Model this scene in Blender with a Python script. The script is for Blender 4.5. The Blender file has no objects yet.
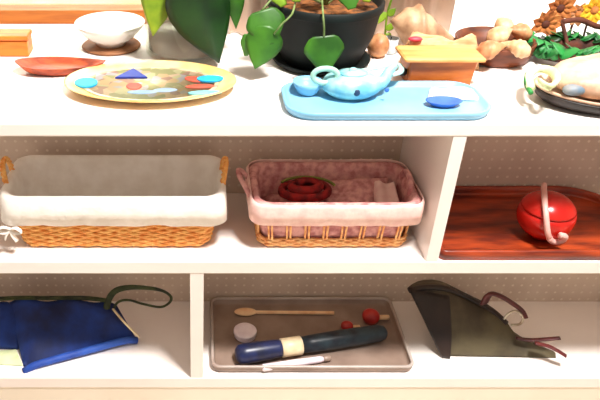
import bpy, bmesh, math, random
from mathutils import Vector, Matrix, noise
random.seed(4)
scene = bpy.context.scene
C = scene.collection
PI = math.pi
R = math.radians

# ---------------- camera, world, lights, exposure ----------------
CZ, PITCH, F, CX = 1.15, R(32), 679.0, 197.0
cam_d = bpy.data.cameras.new('camera')
cam = bpy.data.objects.new('camera', cam_d); C.objects.link(cam)
cam.location = (0, -1, CZ); cam.rotation_euler = (R(90) - PITCH, 0, 0)
cam_d.sensor_width = 36; cam_d.lens = F / 600 * 36
cam_d.shift_x = (300 - CX) / 600
cam_d.clip_start = 0.02
scene.camera = cam
w = bpy.data.worlds.new('sky'); scene.world = w; w.use_nodes = True
bg = w.node_tree.nodes['Background']
bg.inputs[0].default_value = (1.0, 0.90, 0.80, 1); bg.inputs[1].default_value = 0.34

def area(name, loc, target, size, power, col):
    l = bpy.data.lights.new(name, 'AREA'); l.shape = 'SQUARE'; l.size = size; l.energy = power; l.color = col
    o = bpy.data.objects.new(name, l); C.objects.link(o); o.location = loc
    o.rotation_euler = (Vector(target) - Vector(loc)).to_track_quat('-Z', 'Y').to_euler()
    return o
area('ceiling_lamp_light', (0.60, -0.62, 2.6), (0.1, 0.0, 0.4), 0.35, 90, (1.0, 0.965, 0.93))
area('window_light', (-0.5, 1.9, 2.1), (0.1, 0.1, 0.6), 1.2, 22, (1.0, 0.96, 0.88))
area('garden_fill_light', (-1.6, 4.2, 3.2), (-1.6, 4.21, 0), 3.0, 200, (1.0, 0.96, 0.84))  # added lamp over the garden, brightens the ground beyond the window
vs = scene.view_settings
vs.view_transform = 'Standard'; vs.look = 'None'; vs.gamma = 1; vs.use_curve_mapping = False
vs.exposure = 0.25

# heights of the shelf boards
TT, TU, MT, MU, BT, BU = .672, .647, .391, .363, .089, .060
DEPTH = .255

def ray(px, py):
    c, s = math.cos(PITCH), math.sin(PITCH)
    return Vector(((px - CX) / F, c + (200 - py) / F * s, -s + (200 - py) / F * c))
def PZ(px, py, z):
    d = ray(px, py); t = (z - CZ) / d.z
    return Vector((0, -1, CZ)) + d * t
def PY(px, py, y):
    d = ray(px, py); t = (y + 1) / d.y
    return Vector((0, -1, CZ)) + d * t

# ---------------- materials ----------------
def srgb(c):
    return tuple((v / 255 / 12.92) if v / 255 <= .04045 else ((v / 255 + .055) / 1.055) ** 2.4 for v in c)
def mat(name, col, col2=None, scale=20, rough=.6, bump=0, bscale=60, stretch=(1, 1, 1), trans=0, metal=0, alpha=1, spec=.5, sss=0):
    m = bpy.data.materials.new(name); m.use_nodes = True
    nt = m.node_tree; p = nt.nodes['Principled BSDF']
    a = srgb(col)
    p.inputs['Base Color'].default_value = (*a, 1)
    p.inputs['Roughness'].default_value = rough
    p.inputs['Metallic'].default_value = metal
    p.inputs['Transmission Weight'].default_value = trans
    p.inputs['Specular IOR Level'].default_value = spec
    p.inputs['Alpha'].default_value = alpha
    tc = nt.nodes.new('ShaderNodeTexCoord'); mp = nt.nodes.new('ShaderNodeMapping')
    mp.inputs['Scale'].default_value = stretch
    nt.links.new(tc.outputs['Object'], mp.inputs[0])
    nz = nt.nodes.new('ShaderNodeTexNoise'); nz.inputs['Scale'].default_value = scale; nz.inputs['Detail'].default_value = 4
    nt.links.new(mp.outputs[0], nz.inputs['Vector'])
    rp = nt.nodes.new('ShaderNodeValToRGB')
    b = srgb(col2 if col2 else tuple(v * .93 for v in col))
    rp.color_ramp.elements[0].color = (*b, 1); rp.color_ramp.elements[0].position = .36
    rp.color_ramp.elements[1].color = (*a, 1); rp.color_ramp.elements[1].position = .62
    nt.links.new(nz.outputs[0], rp.inputs[0]); nt.links.new(rp.outputs[0], p.inputs['Base Color'])
    if bump:
        n2 = nt.nodes.new('ShaderNodeTexNoise'); n2.inputs['Scale'].default_value = bscale
        nt.links.new(mp.outputs[0], n2.inputs['Vector'])
        bp = nt.nodes.new('ShaderNodeBump'); bp.inputs['Strength'].default_value = bump; bp.inputs['Distance'].default_value = .003
        nt.links.new(n2.outputs[0], bp.inputs['Height']); nt.links.new(bp.outputs[0], p.inputs['Normal'])
    return m

white = mat('white_paint', (250, 243, 238), (246, 236, 230), 3, .45)
kickm = mat('cream_paint', (246, 236, 220), (240, 228, 210), 3, .6)
# dotted taupe back panel
panel = mat('taupe_panel', (224, 204, 186), (212, 190, 172), 9, .8)
def dots(m, col, pitch=.021, r=.003):
    nt = m.node_tree; N = nt.nodes; L = nt.links; p = N['Principled BSDF']
    tc = N.new('ShaderNodeTexCoord'); sx = N.new('ShaderNodeSeparateXYZ'); L.new(tc.outputs['Object'], sx.inputs[0])
    def cell(out):
        a = N.new('ShaderNodeMath'); a.operation = 'DIVIDE'; a.inputs[1].default_value = pitch; L.new(out, a.inputs[0])
        b = N.new('ShaderNodeMath'); b.operation = 'FRACT'; L.new(a.outputs[0], b.inputs[0])
        c = N.new('ShaderNodeMath'); c.operation = 'SUBTRACT'; c.inputs[1].default_value = .5; L.new(b.outputs[0], c.inputs[0])
        d = N.new('ShaderNodeMath'); d.operation = 'MULTIPLY'; L.new(c.outputs[0], d.inputs[0]); L.new(c.outputs[0], d.inputs[1])
        return d.outputs[0]
    s = N.new('ShaderNodeMath'); s.operation = 'ADD'; L.new(cell(sx.outputs[0]), s.inputs[0]); L.new(cell(sx.outputs[2]), s.inputs[1])
    lt = N.new('ShaderNodeMath'); lt.operation = 'LESS_THAN'; lt.inputs[1].default_value = (r / pitch) ** 2; L.new(s.outputs[0], lt.inputs[0])
    mx = N.new('ShaderNodeMix'); mx.data_type = 'RGBA'
    src = p.inputs['Base Color'].links[0].from_socket
    L.new(lt.outputs[0], mx.inputs[0]); L.new(src, mx.inputs[6]); mx.inputs[7].default_value = (*srgb(col), 1)
    L.new(mx.outputs[2], p.inputs['Base Color'])
dots(panel, (238, 222, 206))
wicker = mat('orange_wicker', (255, 196, 112), (240, 150, 66), 90, .6, .3, 200)
wicker2 = mat('pale_wicker', (255, 200, 132), (232, 150, 84), 90, .6, .3, 200)
linen = mat('white_linen', (250, 244, 236), (240, 232, 222), 30, .9, .25, 120)
pinkc = mat('pink_print_cloth', (232, 176, 168), (192, 122, 122), 70, .9, .2, 150)
pinkband = mat('pink_cuff_cloth', (250, 215, 205), (240, 196, 188), 50, .9, .2, 150)
redcloth = mat('red_cloth', (170, 28, 24), (95, 10, 14), 60, .8, .3, 120)
darkwood = mat('red_brown_wood', (176, 68, 30), (104, 34, 20), 9, .35, .1, 40, (1, 5, 5))
orangewood = mat('orange_wood', (232, 130, 40), (200, 95, 25), 12, .45, .1, 40, (1, 6, 6))
palewood = mat('pale_orange_wood', (248, 176, 104), (230, 142, 72), 12, .5, 0, 40, (1, 6, 6))
railwood = mat('amber_wood', (188, 110, 38), (164, 88, 24), 10, .5, 0, 40, (1, 8, 8))
rust = mat('rust_brown_wood', (196, 84, 40), (132, 46, 20), 25, .5, .3, 60, (1, 3, 3))
navy = mat('navy_cloth', (16, 54, 136), (8, 26, 76), 14, .75, .3, 80)
blueband = mat('bright_blue_cloth', (44, 92, 190), (26, 62, 150), 20, .6, .2, 80)
strapm = mat('dark_green_strap', (58, 68, 36), (30, 38, 22), 40, .8)
palegreen = mat('pale_green_paper', (226, 236, 190), (200, 220, 160), 30, .8)
olive = mat('olive_leather', (98, 88, 64), (66, 56, 42), 12, .6, .3, 70)
darkbrown = mat('dark_brown_leather', (44, 28, 22), (26, 16, 14), 14, .5, .3, 70)
maroon = mat('maroon_leather', (98, 26, 26), (60, 14, 18), 20, .5)
metalm = mat('worn_metal', (205, 195, 175), (160, 140, 120), 40, .3, metal=.8)
taupe = mat('taupe_plastic', (158, 136, 122), (134, 112, 100), 12, .35)
clearrim = mat('pale_grey_plastic', (190, 178, 170), (170, 150, 140), 12, .3)
stickw = mat('beige_wood', (255, 218, 172), (240, 190, 140), 30, .5)
teal = mat('dark_teal', (38, 56, 66), (20, 26, 38), 30, .4)
navyplastic = mat('dark_blue_plastic', (32, 42, 88), (22, 28, 56), 30, .35)
cream = mat('cream_plastic', (244, 226, 190), (228, 204, 160), 30, .4)
lilac = mat('lilac_white', (252, 240, 246), (240, 224, 234), 40, .5)
redp = mat('red_plastic', (205, 48, 38), (160, 30, 28), 30, .3)
redgloss = mat('glossy_red', (222, 40, 28), (180, 24, 18), 14, .22)
palepink = mat('pale_pink_plastic', (240, 190, 180), (225, 160, 150), 30, .4)
black = mat('black_glazed_pot', (14, 24, 22), (8, 14, 14), 14, .65, spec=.3)
soil = mat('brown_soil', (140, 84, 36), (64, 38, 16), 60, .95, .8, 120)
leafg = mat('green_leaf', (62, 118, 24), (34, 80, 14), 18, .45)
leafd = mat('dark_green_leaf', (24, 62, 16), (12, 40, 10), 18, .4)
leafy = mat('yellow_green_leaf', (150, 176, 40), (96, 140, 24), 18, .5)
stemm = mat('green_stem', (130, 150, 90), (90, 110, 50), 40, .6)
emer = mat('emerald_leaf', (40, 140, 62), (20, 92, 40), 30, .45)
lblue = mat('light_blue_enamel', (140, 194, 222), (124, 182, 214), 9, .4)
lblue2 = mat('pale_aqua_glaze', (112, 186, 208), (176, 222, 216), 34, .35)
bluedish = mat('cornflower_blue_glaze', (70, 118, 200), (54, 98, 184), 20, .5)
darkhole = mat('dark_blue_opening', (40, 66, 100), (28, 46, 76), 20, .5)
ceram = mat('white_ceramic', (250, 246, 238), (240, 234, 224), 10, .25)
shellm = mat('cream_shell', (232, 198, 156), (200, 150, 104), 40, .5, .3, 90)
shellp = mat('peach_shell', (216, 160, 112), (170, 108, 66), 40, .5, .3, 90)
stonec = mat('cream_mottled_dish', (228, 198, 168), (184, 142, 116), 26, .5, .2, 60)
greyblue = mat('grey_blue_stone', (104, 124, 140), (140, 140, 140), 60, .5)
dried = mat('dried_orange_petals', (206, 130, 66), (150, 80, 36), 50, .8)
yellow = mat('yellow_petals', (246, 196, 44), (226, 160, 24), 50, .7)
twig = mat('dark_twig', (96, 46, 28), (60, 28, 18), 50, .8)
curtainm = mat('beige_pink_curtain', (238, 216, 196), (222, 192, 172), 8, .9)
wallm = mat('white_wall', (250, 246, 240), (246, 240, 234), 3, .8)
floorm = mat('pale_floor', (225, 208, 186), (210, 190, 165), 4, .6)
gardenm = mat('sunlit_garden', (252, 244, 214), (212, 202, 130), 2.2, .9)
ruby = mat('rose_red', (222, 70, 84), (200, 50, 70), 40, .5)
peachcloth = mat('peach_straw_cloth', (236, 196, 148), (208, 150, 100), 26, .9, .4, 90, (1, 4, 4))

glass = bpy.data.materials.new('clear_glass'); glass.use_nodes = True
_nt = glass.node_tree; _p = _nt.nodes['Principled BSDF']
_p.inputs['Base Color'].default_value = (.93, .97, .93, 1); _p.inputs['Roughness'].default_value = .03
_p.inputs['Transmission Weight'].default_value = 1; _p.inputs['IOR'].default_value = 1.3
_t = _nt.nodes.new('ShaderNodeBsdfTransparent'); _t.inputs[0].default_value = (.95, .97, .94, 1)
_m = _nt.nodes.new('ShaderNodeMixShader'); _m.inputs[0].default_value = .2
_nt.links.new(_t.outputs[0], _m.inputs[1]); _nt.links.new(_p.outputs[0], _m.inputs[2])
_nt.links.new(_m.outputs[0], _nt.nodes['Material Output'].inputs[0])
water = bpy.data.materials.new('cloudy_water'); water.use_nodes = True
_p = water.node_tree.nodes['Principled BSDF']
_p.inputs['Base Color'].default_value = (*srgb((158, 136, 122)), 1); _p.inputs['Roughness'].default_value = .2
_p.inputs['Alpha'].default_value = .8

# ---------------- object helpers ----------------
def tag(o, label=None, cat=None, group=None, kind=None):
    if label: o['label'] = label
    if cat: o['category'] = cat
    if group: o['group'] = group
    if kind: o['kind'] = kind
    return o
def thing(name, label, cat, loc, group=None):
    o = bpy.data.objects.new(name, None); C.objects.link(o); o.location = loc; o.empty_display_size = .03
    return tag(o, label, cat, group)
def origin(o):
    v = Vector((0, 0, 0))
    while o: v += o.location; o = o.parent
    return v
def obj(name, bm, m, parent=None, smooth=True, base=None, sub=0, solid=0, bevel=0):
    org = origin(parent) if parent else (Vector(base) if base is not None else Vector((0, 0, 0)))
    bmesh.ops.translate(bm, verts=bm.verts, vec=-org)
    bmesh.ops.recalc_face_normals(bm, faces=bm.faces)
    me = bpy.data.meshes.new(name); bm.to_mesh(me); bm.free()
    me.materials.append(m)
    for f in me.polygons: f.use_smooth = smooth
    o = bpy.data.objects.new(name, me); C.objects.link(o)
    if parent: o.parent = parent
    elif base is not None: o.location = base
    if solid:
        s = o.modifiers.new('solid', 'SOLIDIFY'); s.thickness = solid; s.offset = 0
    if bevel:
        b = o.modifiers.new('bevel', 'BEVEL'); b.width = bevel; b.segments = 2
    if sub:
        s = o.modifiers.new('sub', 'SUBSURF'); s.levels = sub; s.render_levels = sub
    return o
def struct(name, bm, m, parent=None, **k):
    o = obj(name, bm, m, parent, **k)
    if not parent: o['kind'] = 'structure'
    return o
def box(bm, x0, x1, y0, y1, z0, z1):
    v = [bm.verts.new(p) for p in [(x0,y0,z0),(x1,y0,z0),(x1,y1,z0),(x0,y1,z0),(x0,y0,z1),(x1,y0,z1),(x1,y1,z1),(x0,y1,z1)]]
    for f in [(0,3,2,1),(4,5,6,7),(0,1,5,4),(1,2,6,5),(2,3,7,6),(3,0,4,7)]: bm.faces.new([v[i] for i in f])
    return bm
def bx(*a): return box(bmesh.new(), *a)
def catmull(pts, n=6, closed=False):
    P = [Vector(p) for p in pts]; out = []; m = len(P)
    segs = m if closed else m - 1
    for i in range(segs):
        if closed: a, b, c, d = P[(i-1) % m], P[i], P[(i+1) % m], P[(i+2) % m]
        else: a, b, c, d = P[max(i-1, 0)], P[i], P[i+1], P[min(i+2, m-1)]
        for k in range(n):
            t = k / n
            out.append(.5 * ((2*b) + (c-a)*t + (2*a-5*b+4*c-d)*t*t + (3*b-a-3*c+d)*t**3))
    if not closed: out.append(P[-1])
    return out
def tube(bm, pts, r, seg=8, closed=False, flat=None):
    """r number or list; flat = (width factor, up vector) gives a strap section"""
    P = [Vector(p) for p in pts]; n = len(P); rings = []
    up = Vector((0, 0, 1))
    prev = None
    for i in range(n):
        if closed: t = P[(i+1) % n] - P[i-1]
        else: t = P[min(i+1, n-1)] - P[max(i-1, 0)]
        t.normalize()
        if prev is None:
            a = t.cross(up)
            if a.length < .1: a = t.cross(Vector((0, 1, 0)))
        else: a = prev - t * prev.dot(t)
        a.normalize(); prev = a.copy(); b = t.cross(a).normalized()
        rr = r[i] if isinstance(r, (list, tuple)) else r
        fx, fy = (flat if flat else (1, 1))
        rings.append([bm.verts.new(P[i] + a * math.cos(k*2*PI/seg) * rr * fx + b * math.sin(k*2*PI/seg) * rr * fy) for k in range(seg)])
    m = n if closed else n - 1
    for i in range(m):
        A, B = rings[i], rings[(i+1) % n]
        for k in range(seg):
            bm.faces.new((A[k], A[(k+1) % seg], B[(k+1) % seg], B[k]))
    if not closed:
        bm.faces.new(rings[0][::-1]); bm.faces.new(rings[-1])
    return bm
def loft(bm, rings, cap0=True, cap1=True):
    V = [[bm.verts.new(p) for p in r] for r in rings]
    n = len(V[0])
    for A, B in zip(V, V[1:]):
        for k in range(n): bm.faces.new((A[k], A[(k+1) % n], B[(k+1) % n], B[k]))
    if cap0: bm.faces.new(V[0][::-1])
    if cap1: bm.faces.new(V[-1])
    return bm
def lathe(bm, prof, c, seg=40, sx=1, sy=1, cap0=True, cap1=True):
    return loft(bm, [[Vector((c[0] + r*sx*math.cos(k*2*PI/seg), c[1] + r*sy*math.sin(k*2*PI/seg), c[2] + z)) for k in range(seg)] for r, z in prof], cap0, cap1)
def rr(x0, x1, y0, y1, z, r, n=8, side=10):
    """rounded rectangle ring; r = one radius or four (front-left, front-right, back-right, back-left)"""
    if not isinstance(r, (list, tuple)): r = [r] * 4
    out = []
    cs = [(x0+r[0], y0+r[0], PI, r[0]), (x1-r[1], y0+r[1], 1.5*PI, r[1]), (x1-r[2], y1-r[2], 0, r[2]), (x0+r[3], y1-r[3], .5*PI, r[3])]
    for i, (cx, cy, a, q) in enumerate(cs):
        arc = [Vector((cx + q*math.cos(a + k/n*PI/2), cy + q*math.sin(a + k/n*PI/2), z)) for k in range(n+1)]
        out += arc
        nx = cs[(i+1) % 4]; e = Vector((nx[0] + nx[3]*math.cos(nx[2]), nx[1] + nx[3]*math.sin(nx[2]), z))
        out += [arc[-1].lerp(e, k/side) for k in range(1, side)]
    return out
def grid(bm, fn, nu, nv):
    V = [[bm.verts.new(fn(i/nu, j/nv)) for j in range(nv+1)] for i in range(nu+1)]
    for i in range(nu):
        for j in range(nv): bm.faces.new((V[i][j], V[i+1][j], V[i+1][j+1], V[i][j+1]))
    return bm
def ball(bm, c, r, sx=1, sy=1, sz=1, seg=20, rot=None, lump=0):
    M = Matrix.Translation(c) @ (rot.to_4x4() if rot else Matrix.Identity(4)) @ Matrix.Diagonal((r*sx, r*sy, r*sz, 1))
    g = bmesh.ops.create_uvsphere(bm, u_segments=seg, v_segments=seg//2+2, radius=1, matrix=M)
    if lump:
        for v in g['verts']:
            d = (v.co - Vector(c)); v.co = Vector(c) + d * (1 + lump * noise.noise(v.co * 40))
    return bm
def outline_leaf(bm, base, tip, side, shape, cup=.12, n=8):
    """leaf with outline shape [(t along, half width)], curved across; side = half-width vector"""
    base, tip, side = Vector(base), Vector(tip), Vector(side)
    ax = tip - base; nrm = ax.cross(side).normalized() * side.length
    def at(t):
        for (a, wa), (b, wb) in zip(shape, shape[1:]):
            if a <= t <= b: return wa + (wb - wa) * ((t - a) / (b - a) if b > a else 0)
        return shape[-1][1]
    def fn(u, v):
        s = (v - .5) * 2; wv = at(u)
        return base + ax * u + side * s * wv + nrm * (cup * (abs(s) ** 1.5) * wv - .25 * math.sin(u * PI) * cup)
    return grid(bm, fn, 14, n)
POINTED = [(0, .05), (.08, .6), (.25, .95), (.4, 1), (.6, .82), (.8, .45), (.93, .16), (1, .02)]
IVY = [(0, .5), (.08, .75), (.3, .98), (.42, 1), (.6, .8), (.85, .45), (1, .3)]

# ---------------- the setting ----------------
struct('floor', bx(-2.2, 2.4, -2.2, .62, -.05, 0), floorm, smooth=False)
# back wall with a window opening on the left
WY0, WY1 = .62, .72
zs = TT - .025
struct('wall_back', box(box(box(box(bmesh.new(), -2.2, 2.4, WY0, WY1, 0, zs), .02, 2.4, WY0, WY1, zs, 2.4), -2.2, -1.1, WY0, WY1, zs, 2.4), -1.1, .02, WY0, WY1, 1.7, 2.4), wallm, smooth=False)
struct('trim_1', bx(-1.3, 1.6, DEPTH + .003, WY0, zs, TT), white, smooth=False, bevel=.003)   # deep sill behind the shelf
yr = PZ(0, 24, TT).y
wf = bmesh.new()
box(wf, -1.1, -.03, yr, yr + .05, TT + .0005, TT + .031); box(wf, -.055, -.03, yr, yr + .05, TT + .031, 1.7)
box(wf, -1.1, -1.075, yr, yr + .05, TT + .031, 1.7); box(wf, -1.075, -.055, yr, yr + .05, 1.67, 1.7)
win = struct('window_1', wf, railwood, smooth=False)
struct('window_pane', bx(-1.075, -.055, yr + .022, yr + .026, TT + .031, 1.67), glass, win, smooth=False)
struct('ground', bx(-8, 4, .75, 9, .1, .15), gardenm, smooth=False)

# ---------------- shelf unit ----------------
X0, X1 = -.72, 1.0
unit = thing('shelf_unit', 'wide white open shelf unit with two rows of compartments', 'shelf', (0.1, .12, 0))
obj('top_panel', bx(X0, X1, 0, DEPTH, TU, TT), white, unit, False, bevel=.003)
obj('shelf_board', bx(X0, X1, 0, DEPTH - .011, MU, MT), white, unit, False, bevel=.002)
obj('bottom_panel', bx(X0, X1, 0, DEPTH - .011, BU, BT), white, unit, False, bevel=.002)
obj('plinth', bx(X0 + .002, X1 - .002, .002, DEPTH - .011, 0.0005, BU), kickm, unit, False)
obj('divider', bx(.4215, .4435, .001, DEPTH - .011, MT, TU), white, unit, False)
obj('divider', bx(-.013, .0125, .001, DEPTH - .011, BT, MU), white, unit, False)
obj('side_panel', bx(X0, X0 + .022, .001, DEPTH - .011, BT, TU), white, unit, False)
obj('side_panel', bx(X1 - .022, X1, .001, DEPTH - .011, BT, TU), white, unit, False)
obj('back_panel', bx(X0, X1, DEPTH - .011, DEPTH - .001, .001, TU), panel, unit, False)

# ---------------- woven baskets ----------------
def weave(bm, b0, b1, z0, z1, rows, rstr, amp, rad, ph0=0):
    """undulating strands from ring box b0 (x0,x1,y0,y1) at z0 to b1 at z1"""
    for i in range(rows):
        t = (i + .5) / rows; bb = [b0[k] + (b1[k] - b0[k]) * t for k in range(4)]
        ring = rr(*bb, z0 + (z1 - z0) * t, rad, 6, 34)
        n = len(ring); out = []
        c = Vector(((bb[0]+bb[1])/2, (bb[2]+bb[3])/2, 0))
        for k, p in enumerate(ring):
            tg = (ring[(k+1) % n] - ring[k-1]).normalized(); nr = Vector((tg.y, -tg.x, 0))
            out.append(p + nr * amp * math.sin(k * PI / 2 + (i + ph0) * PI))
        tube(bm, out, rstr, 6, True)
def stakes(bm, b0, b1, z0, z1, n, r, rad):
    A = rr(*b0, z0, rad, 6, 34); B = rr(*b1, z1, rad, 6, 34); m = len(A)
    for k in range(n):
        i = int(k * m / n); tube(bm, [A[i], A[i].lerp(B[i], .5), B[i]], r, 6)
def cloth_liner(b0, b1, z0, z1, drop, flare, rad, seed, th=.002):
    """inside lining that folds over the rim and hangs outside"""
    rings = []
    ins = .006
    def sh(b, d): return (b[0]-d, b[1]+d, b[2]-d, b[3]+d)
    prof = [(sh(b0, -ins-.004), z0 + .006), (sh(b0, -ins), z0 + .012)]
    for t in (.25, .5, .75, .95):
        prof.append((sh([b0[k] + (b1[k]-b0[k])*t for k in range(4)], -ins), z0 + (z1-z0)*t))
    prof += [(sh(b1, -.003), z1 + .004), (sh(b1, .003), z1 + .0055), (sh(b1, .0075), z1 + .001),
             (sh(b1, flare * .6 + .007), z1 - drop * .5), (sh(b1, flare + .007), z1 - drop)]
    for j, (b, z) in enumerate(prof):
        ring = rr(*b, z, max(rad, .012), 6, 34)
        n = len(ring)
        for k, p in enumerate(ring):
            tg = (ring[(k+1) % n] - ring[k-1]).normalized(); nr = Vector((tg.y, -tg.x, 0))
            a = .0022 if j > 7 else (.0012 if 1 < j < 6 else 0)
            q = noise.noise(Vector((p.x * 45, p.y * 45, seed)))
            ring[k] = p + nr * a * q + Vector((0, 0, (.003 if j == len(prof)-1 else 0) * noise.noise(Vector((p.x*30, p.y*30, seed + 5)))))
        rings.append(ring)
    return loft(bmesh.new(), rings, True, False)

# left basket with white liner
bb0 = (-.332, .024, .045, .165); bb1 = (-.352, .045, .036, .19)
zr = MT + .113
bk = thing('wicker_basket', 'long orange wicker basket lined with plain white cloth', 'basket', (-.154, .11, MT))
bm = bmesh.new()
weave(bm, bb0, bb1, MT + .004, zr, 20, .0031, .0018, .03)
stakes(bm, bb0, bb1, MT + .003, zr, 46, .0018, .03)
obj('woven_body', bm, wicker, bk)
obj('woven_bottom', loft(bmesh.new(), [rr(bb0[0]+.004, bb0[1]-.004, bb0[2]+.004, bb0[3]-.004, z, .028, 6, 10) for z in (MT + .001, MT + .005)]), wicker, bk)
obj('cloth_liner', cloth_liner(bb0, bb1, MT + .002, zr, .05, .004, .03, 1.3), linen, bk, solid=.0016)
for sx, xx in ((1, bb1[1] + .002), (-1, bb1[0] - .002)):
    pts = catmull([(xx, .085, zr - .004), (xx + sx*.003, .088, zr + .022), (xx + sx*.006, .10, zr + .036), (xx + sx*.006, .122, zr + .036), (xx + sx*.003, .134, zr + .022), (xx, .137, zr - .004)], 6)
    h = bmesh.new()
    for q in range(3):
        tw = [p + Vector((math.cos(i*.9 + q*2.1), 0, math.sin(i*.9 + q*2.1))) * .0032 for i, p in enumerate(pts)]
        tube(h, tw, .003, 6)
    obj('handle', h, wicker, bk)
tie = bmesh.new()
c0 = Vector((bb1[0] + .012, bb1[2] - .014, zr - .055))
tube(tie, catmull([c0, c0 + Vector((-.012, -.006, .008)), c0 + Vector((-.022, -.004, -.002)), c0 + Vector((-.010, -.003, -.006)), c0], 5), .003, 8, flat=(1.6, .6))
tube(tie, catmull([c0, c0 + Vector((.012, -.006, .006)), c0 + Vector((.020, -.004, -.004)), c0 + Vector((.008, -.003, -.006)), c0], 5), .003, 8, flat=(1.6, .6))
tube(tie, catmull([c0, c0 + Vector((.004, -.004, -.012)), c0 + Vector((.010, -.004, -.024))], 5), .0028, 8, flat=(1.6, .6))
tube(tie, catmull([c0, c0 + Vector((-.008, -.004, -.010)), c0 + Vector((-.012, -.004, -.020))], 5), .0028, 8, flat=(1.6, .6))
obj('tie_bow', tie, linen, bk)

# right basket with pink liner, open stake work
pb0 = (.117, .398, .045, .165); pb1 = (.110, .402, .036, .185)
zp = MT + .100
pk = thing('wicker_basket', 'smaller openwork wicker basket with pink cloth lining', 'basket', (.258, .11, MT))
bm = bmesh.new()
weave(bm, pb0, pb0, MT + .004, MT + .021, 4, .0029, .0016, .025)
weave(bm, pb1, pb1, zp - .012, zp, 3, .0029, .0016, .025)
A = rr(*pb0, MT + .018, .025, 6, 34); B = rr(*pb1, zp - .008, .025, 6, 34); m_ = len(A)
for k in range(0, m_, 5):
    for d in (0, 1):
        i = (k + d) % m_; tube(bm, [A[i], A[i].lerp(B[i], .5), B[i]], .0021, 6)
obj('woven_body', bm, wicker2, pk)
obj('woven_bottom', loft(bmesh.new(), [rr(pb0[0]+.004, pb0[1]-.004, pb0[2]+.004, pb0[3]-.004, z, .022, 6, 10) for z in (MT + .001, MT + .005)]), wicker2, pk)
obj('cloth_liner', cloth_liner(pb0, pb1, MT + .002, zp, .008, .001, .025, 7.7), pinkc, pk, solid=.0016)
cuff = []
for (d, z) in ((.010, zp + .007), (.0125, zp + .001), (.014, zp - .015), (.0125, zp - .036)):
    ring = rr(pb1[0]-d, pb1[1]+min(d, .0125), pb1[2]-d, pb1[3]+d, z, .03, 6, 34)
    cuff.append([p + Vector((0, 0, .0025 * noise.noise(p * 35))) for p in ring])
obj('liner_cuff', loft(bmesh.new(), cuff, False, False), pinkband, pk, solid=.002)
h = bmesh.new(); xx = pb1[0] - .010
tube(h, catmull([(xx, .075, zp - .006), (xx - .012, .08, zp + .016), (xx - .02, .10, zp + .024), (xx - .02, .12, zp + .024), (xx - .012, .138, zp + .012), (xx, .142, zp - .006)], 6), .0055, 10, flat=(1.3, .8))
tag(obj('handle', h, pinkc, pk), 'cloth covered end handle')
h = bmesh.new()
tube(h, catmull([(.396, .08, zp - .004), (.398, .085, zp + .014), (.398, .10, zp + .022), (.398, .12, zp + .022), (.398, .135, zp + .014), (.396, .14, zp - .004)], 6), .005, 10)
obj('handle', h, pinkc, pk)

# what lies in the pink basket
def fold_cloth(name, label, pts4, thick, m, seed, group=None, edge=None):
    a, b, c, d = [Vector(p) for p in pts4]
    base = (a + b + c + d) / 4; base.z = min(p.z for p in (a, b, c, d)) - thick
    def top(u, v):
        p = a.lerp(b, u).lerp(d.lerp(c, u), v)
        e = min(u, 1-u, v, 1-v); k = min(1, e / .12)
        return p + Vector((0, 0, thick * (math.sqrt(k) - 1) * .8 + thick * .45 * noise.noise(Vector((u*3, v*3, seed))) * k + .004 * math.sin(u * 9 + seed) * k))
    bm = bmesh.new(); n = 18
    T = [[bm.verts.new(top(i/n, j/n)) for j in range(n+1)] for i in range(n+1)]
    Bt = [[bm.verts.new(top(i/n, j/n) * 1 + Vector((0, 0, -thick * (.25 + .75 * min(1, min(i, n-i, j, n-j) / 3))))) for j in range(n+1)] for i in range(n+1)]
    for i in range(n):
        for j in range(n):
            bm.faces.new((T[i][j], T[i+1][j], T[i+1][j+1], T[i][j+1])); bm.faces.new((Bt[i][j], Bt[i][j+1], Bt[i+1][j+1], Bt[i+1][j]))
    for i in range(n):
        bm.faces.new((T[i][0], Bt[i][0], Bt[i+1][0], T[i+1][0])); bm.faces.new((T[i][n], T[i+1][n], Bt[i+1][n], Bt[i][n]))
        bm.faces.new((T[0][i], T[0][i+1], Bt[0][i+1], Bt[0][i])); bm.faces.new((T[n][i], Bt[n][i], Bt[n][i+1], T[n][i+1]))
    o = obj(name, bm, m, base=base, smooth=True)
    return o
zi = MT + .06
o = fold_cloth('folded_napkin', '', [(.131, .064, zi - .03), (.380, .064, zi - .03), (.381, .160, zi), (.132, .160, zi)], .022, pinkc, 3.1)
tag(o, 'wide pink cloth folded flat along the bottom of the pink lined basket', 'napkin', 'cloths in the pink lined basket')
o = fold_cloth('folded_napkin', '', [(.235, .075, zi + .004), (.33, .068, zi - .002), (.378, .16, zi + .036), (.26, .164, zi + .024)], .014, pinkc, 9.4)
tag(o, 'pink cloth folded slantwise behind the red cloth', 'napkin', 'cloths in the pink lined basket')
o = fold_cloth('folded_napkin', '', [(.335, .072, zi + .014), (.384, .072, zi + .014), (.386, .14, zi + .03), (.345, .15, zi + .03)], .010, pinkband, 5.4)
tag(o, 'small paler pink cloth tucked into the right end of the pink basket', 'napkin', 'cloths in the pink lined basket')
cc = PZ(307, 191, zi + .02)
rc = thing('rolled_cloth', 'dark red rolled cloth with green edge in the pink lined basket', 'cloth', (cc.x, cc.y, zi + .004))
sp = []
for i in range(64):
    a = i / 64 * 2 * PI * 2.4; q = .043 - .014 * a / (2*PI)
    sp.append(Vector((cc.x + q * 1.3 * math.cos(a + 1), cc.y + q * .85 * math.sin(a + 1), zi + .016 + .0016 * a)))
obj('roll', tube(bmesh.new(), sp, .0075, 8, flat=(.9, 1.2)), redcloth, rc)
obj('filling', ball(bmesh.new(), (cc.x, cc.y, zi + .012), .02, 1.5, 1, .5, 20, lump=.1), redcloth, rc)
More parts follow.
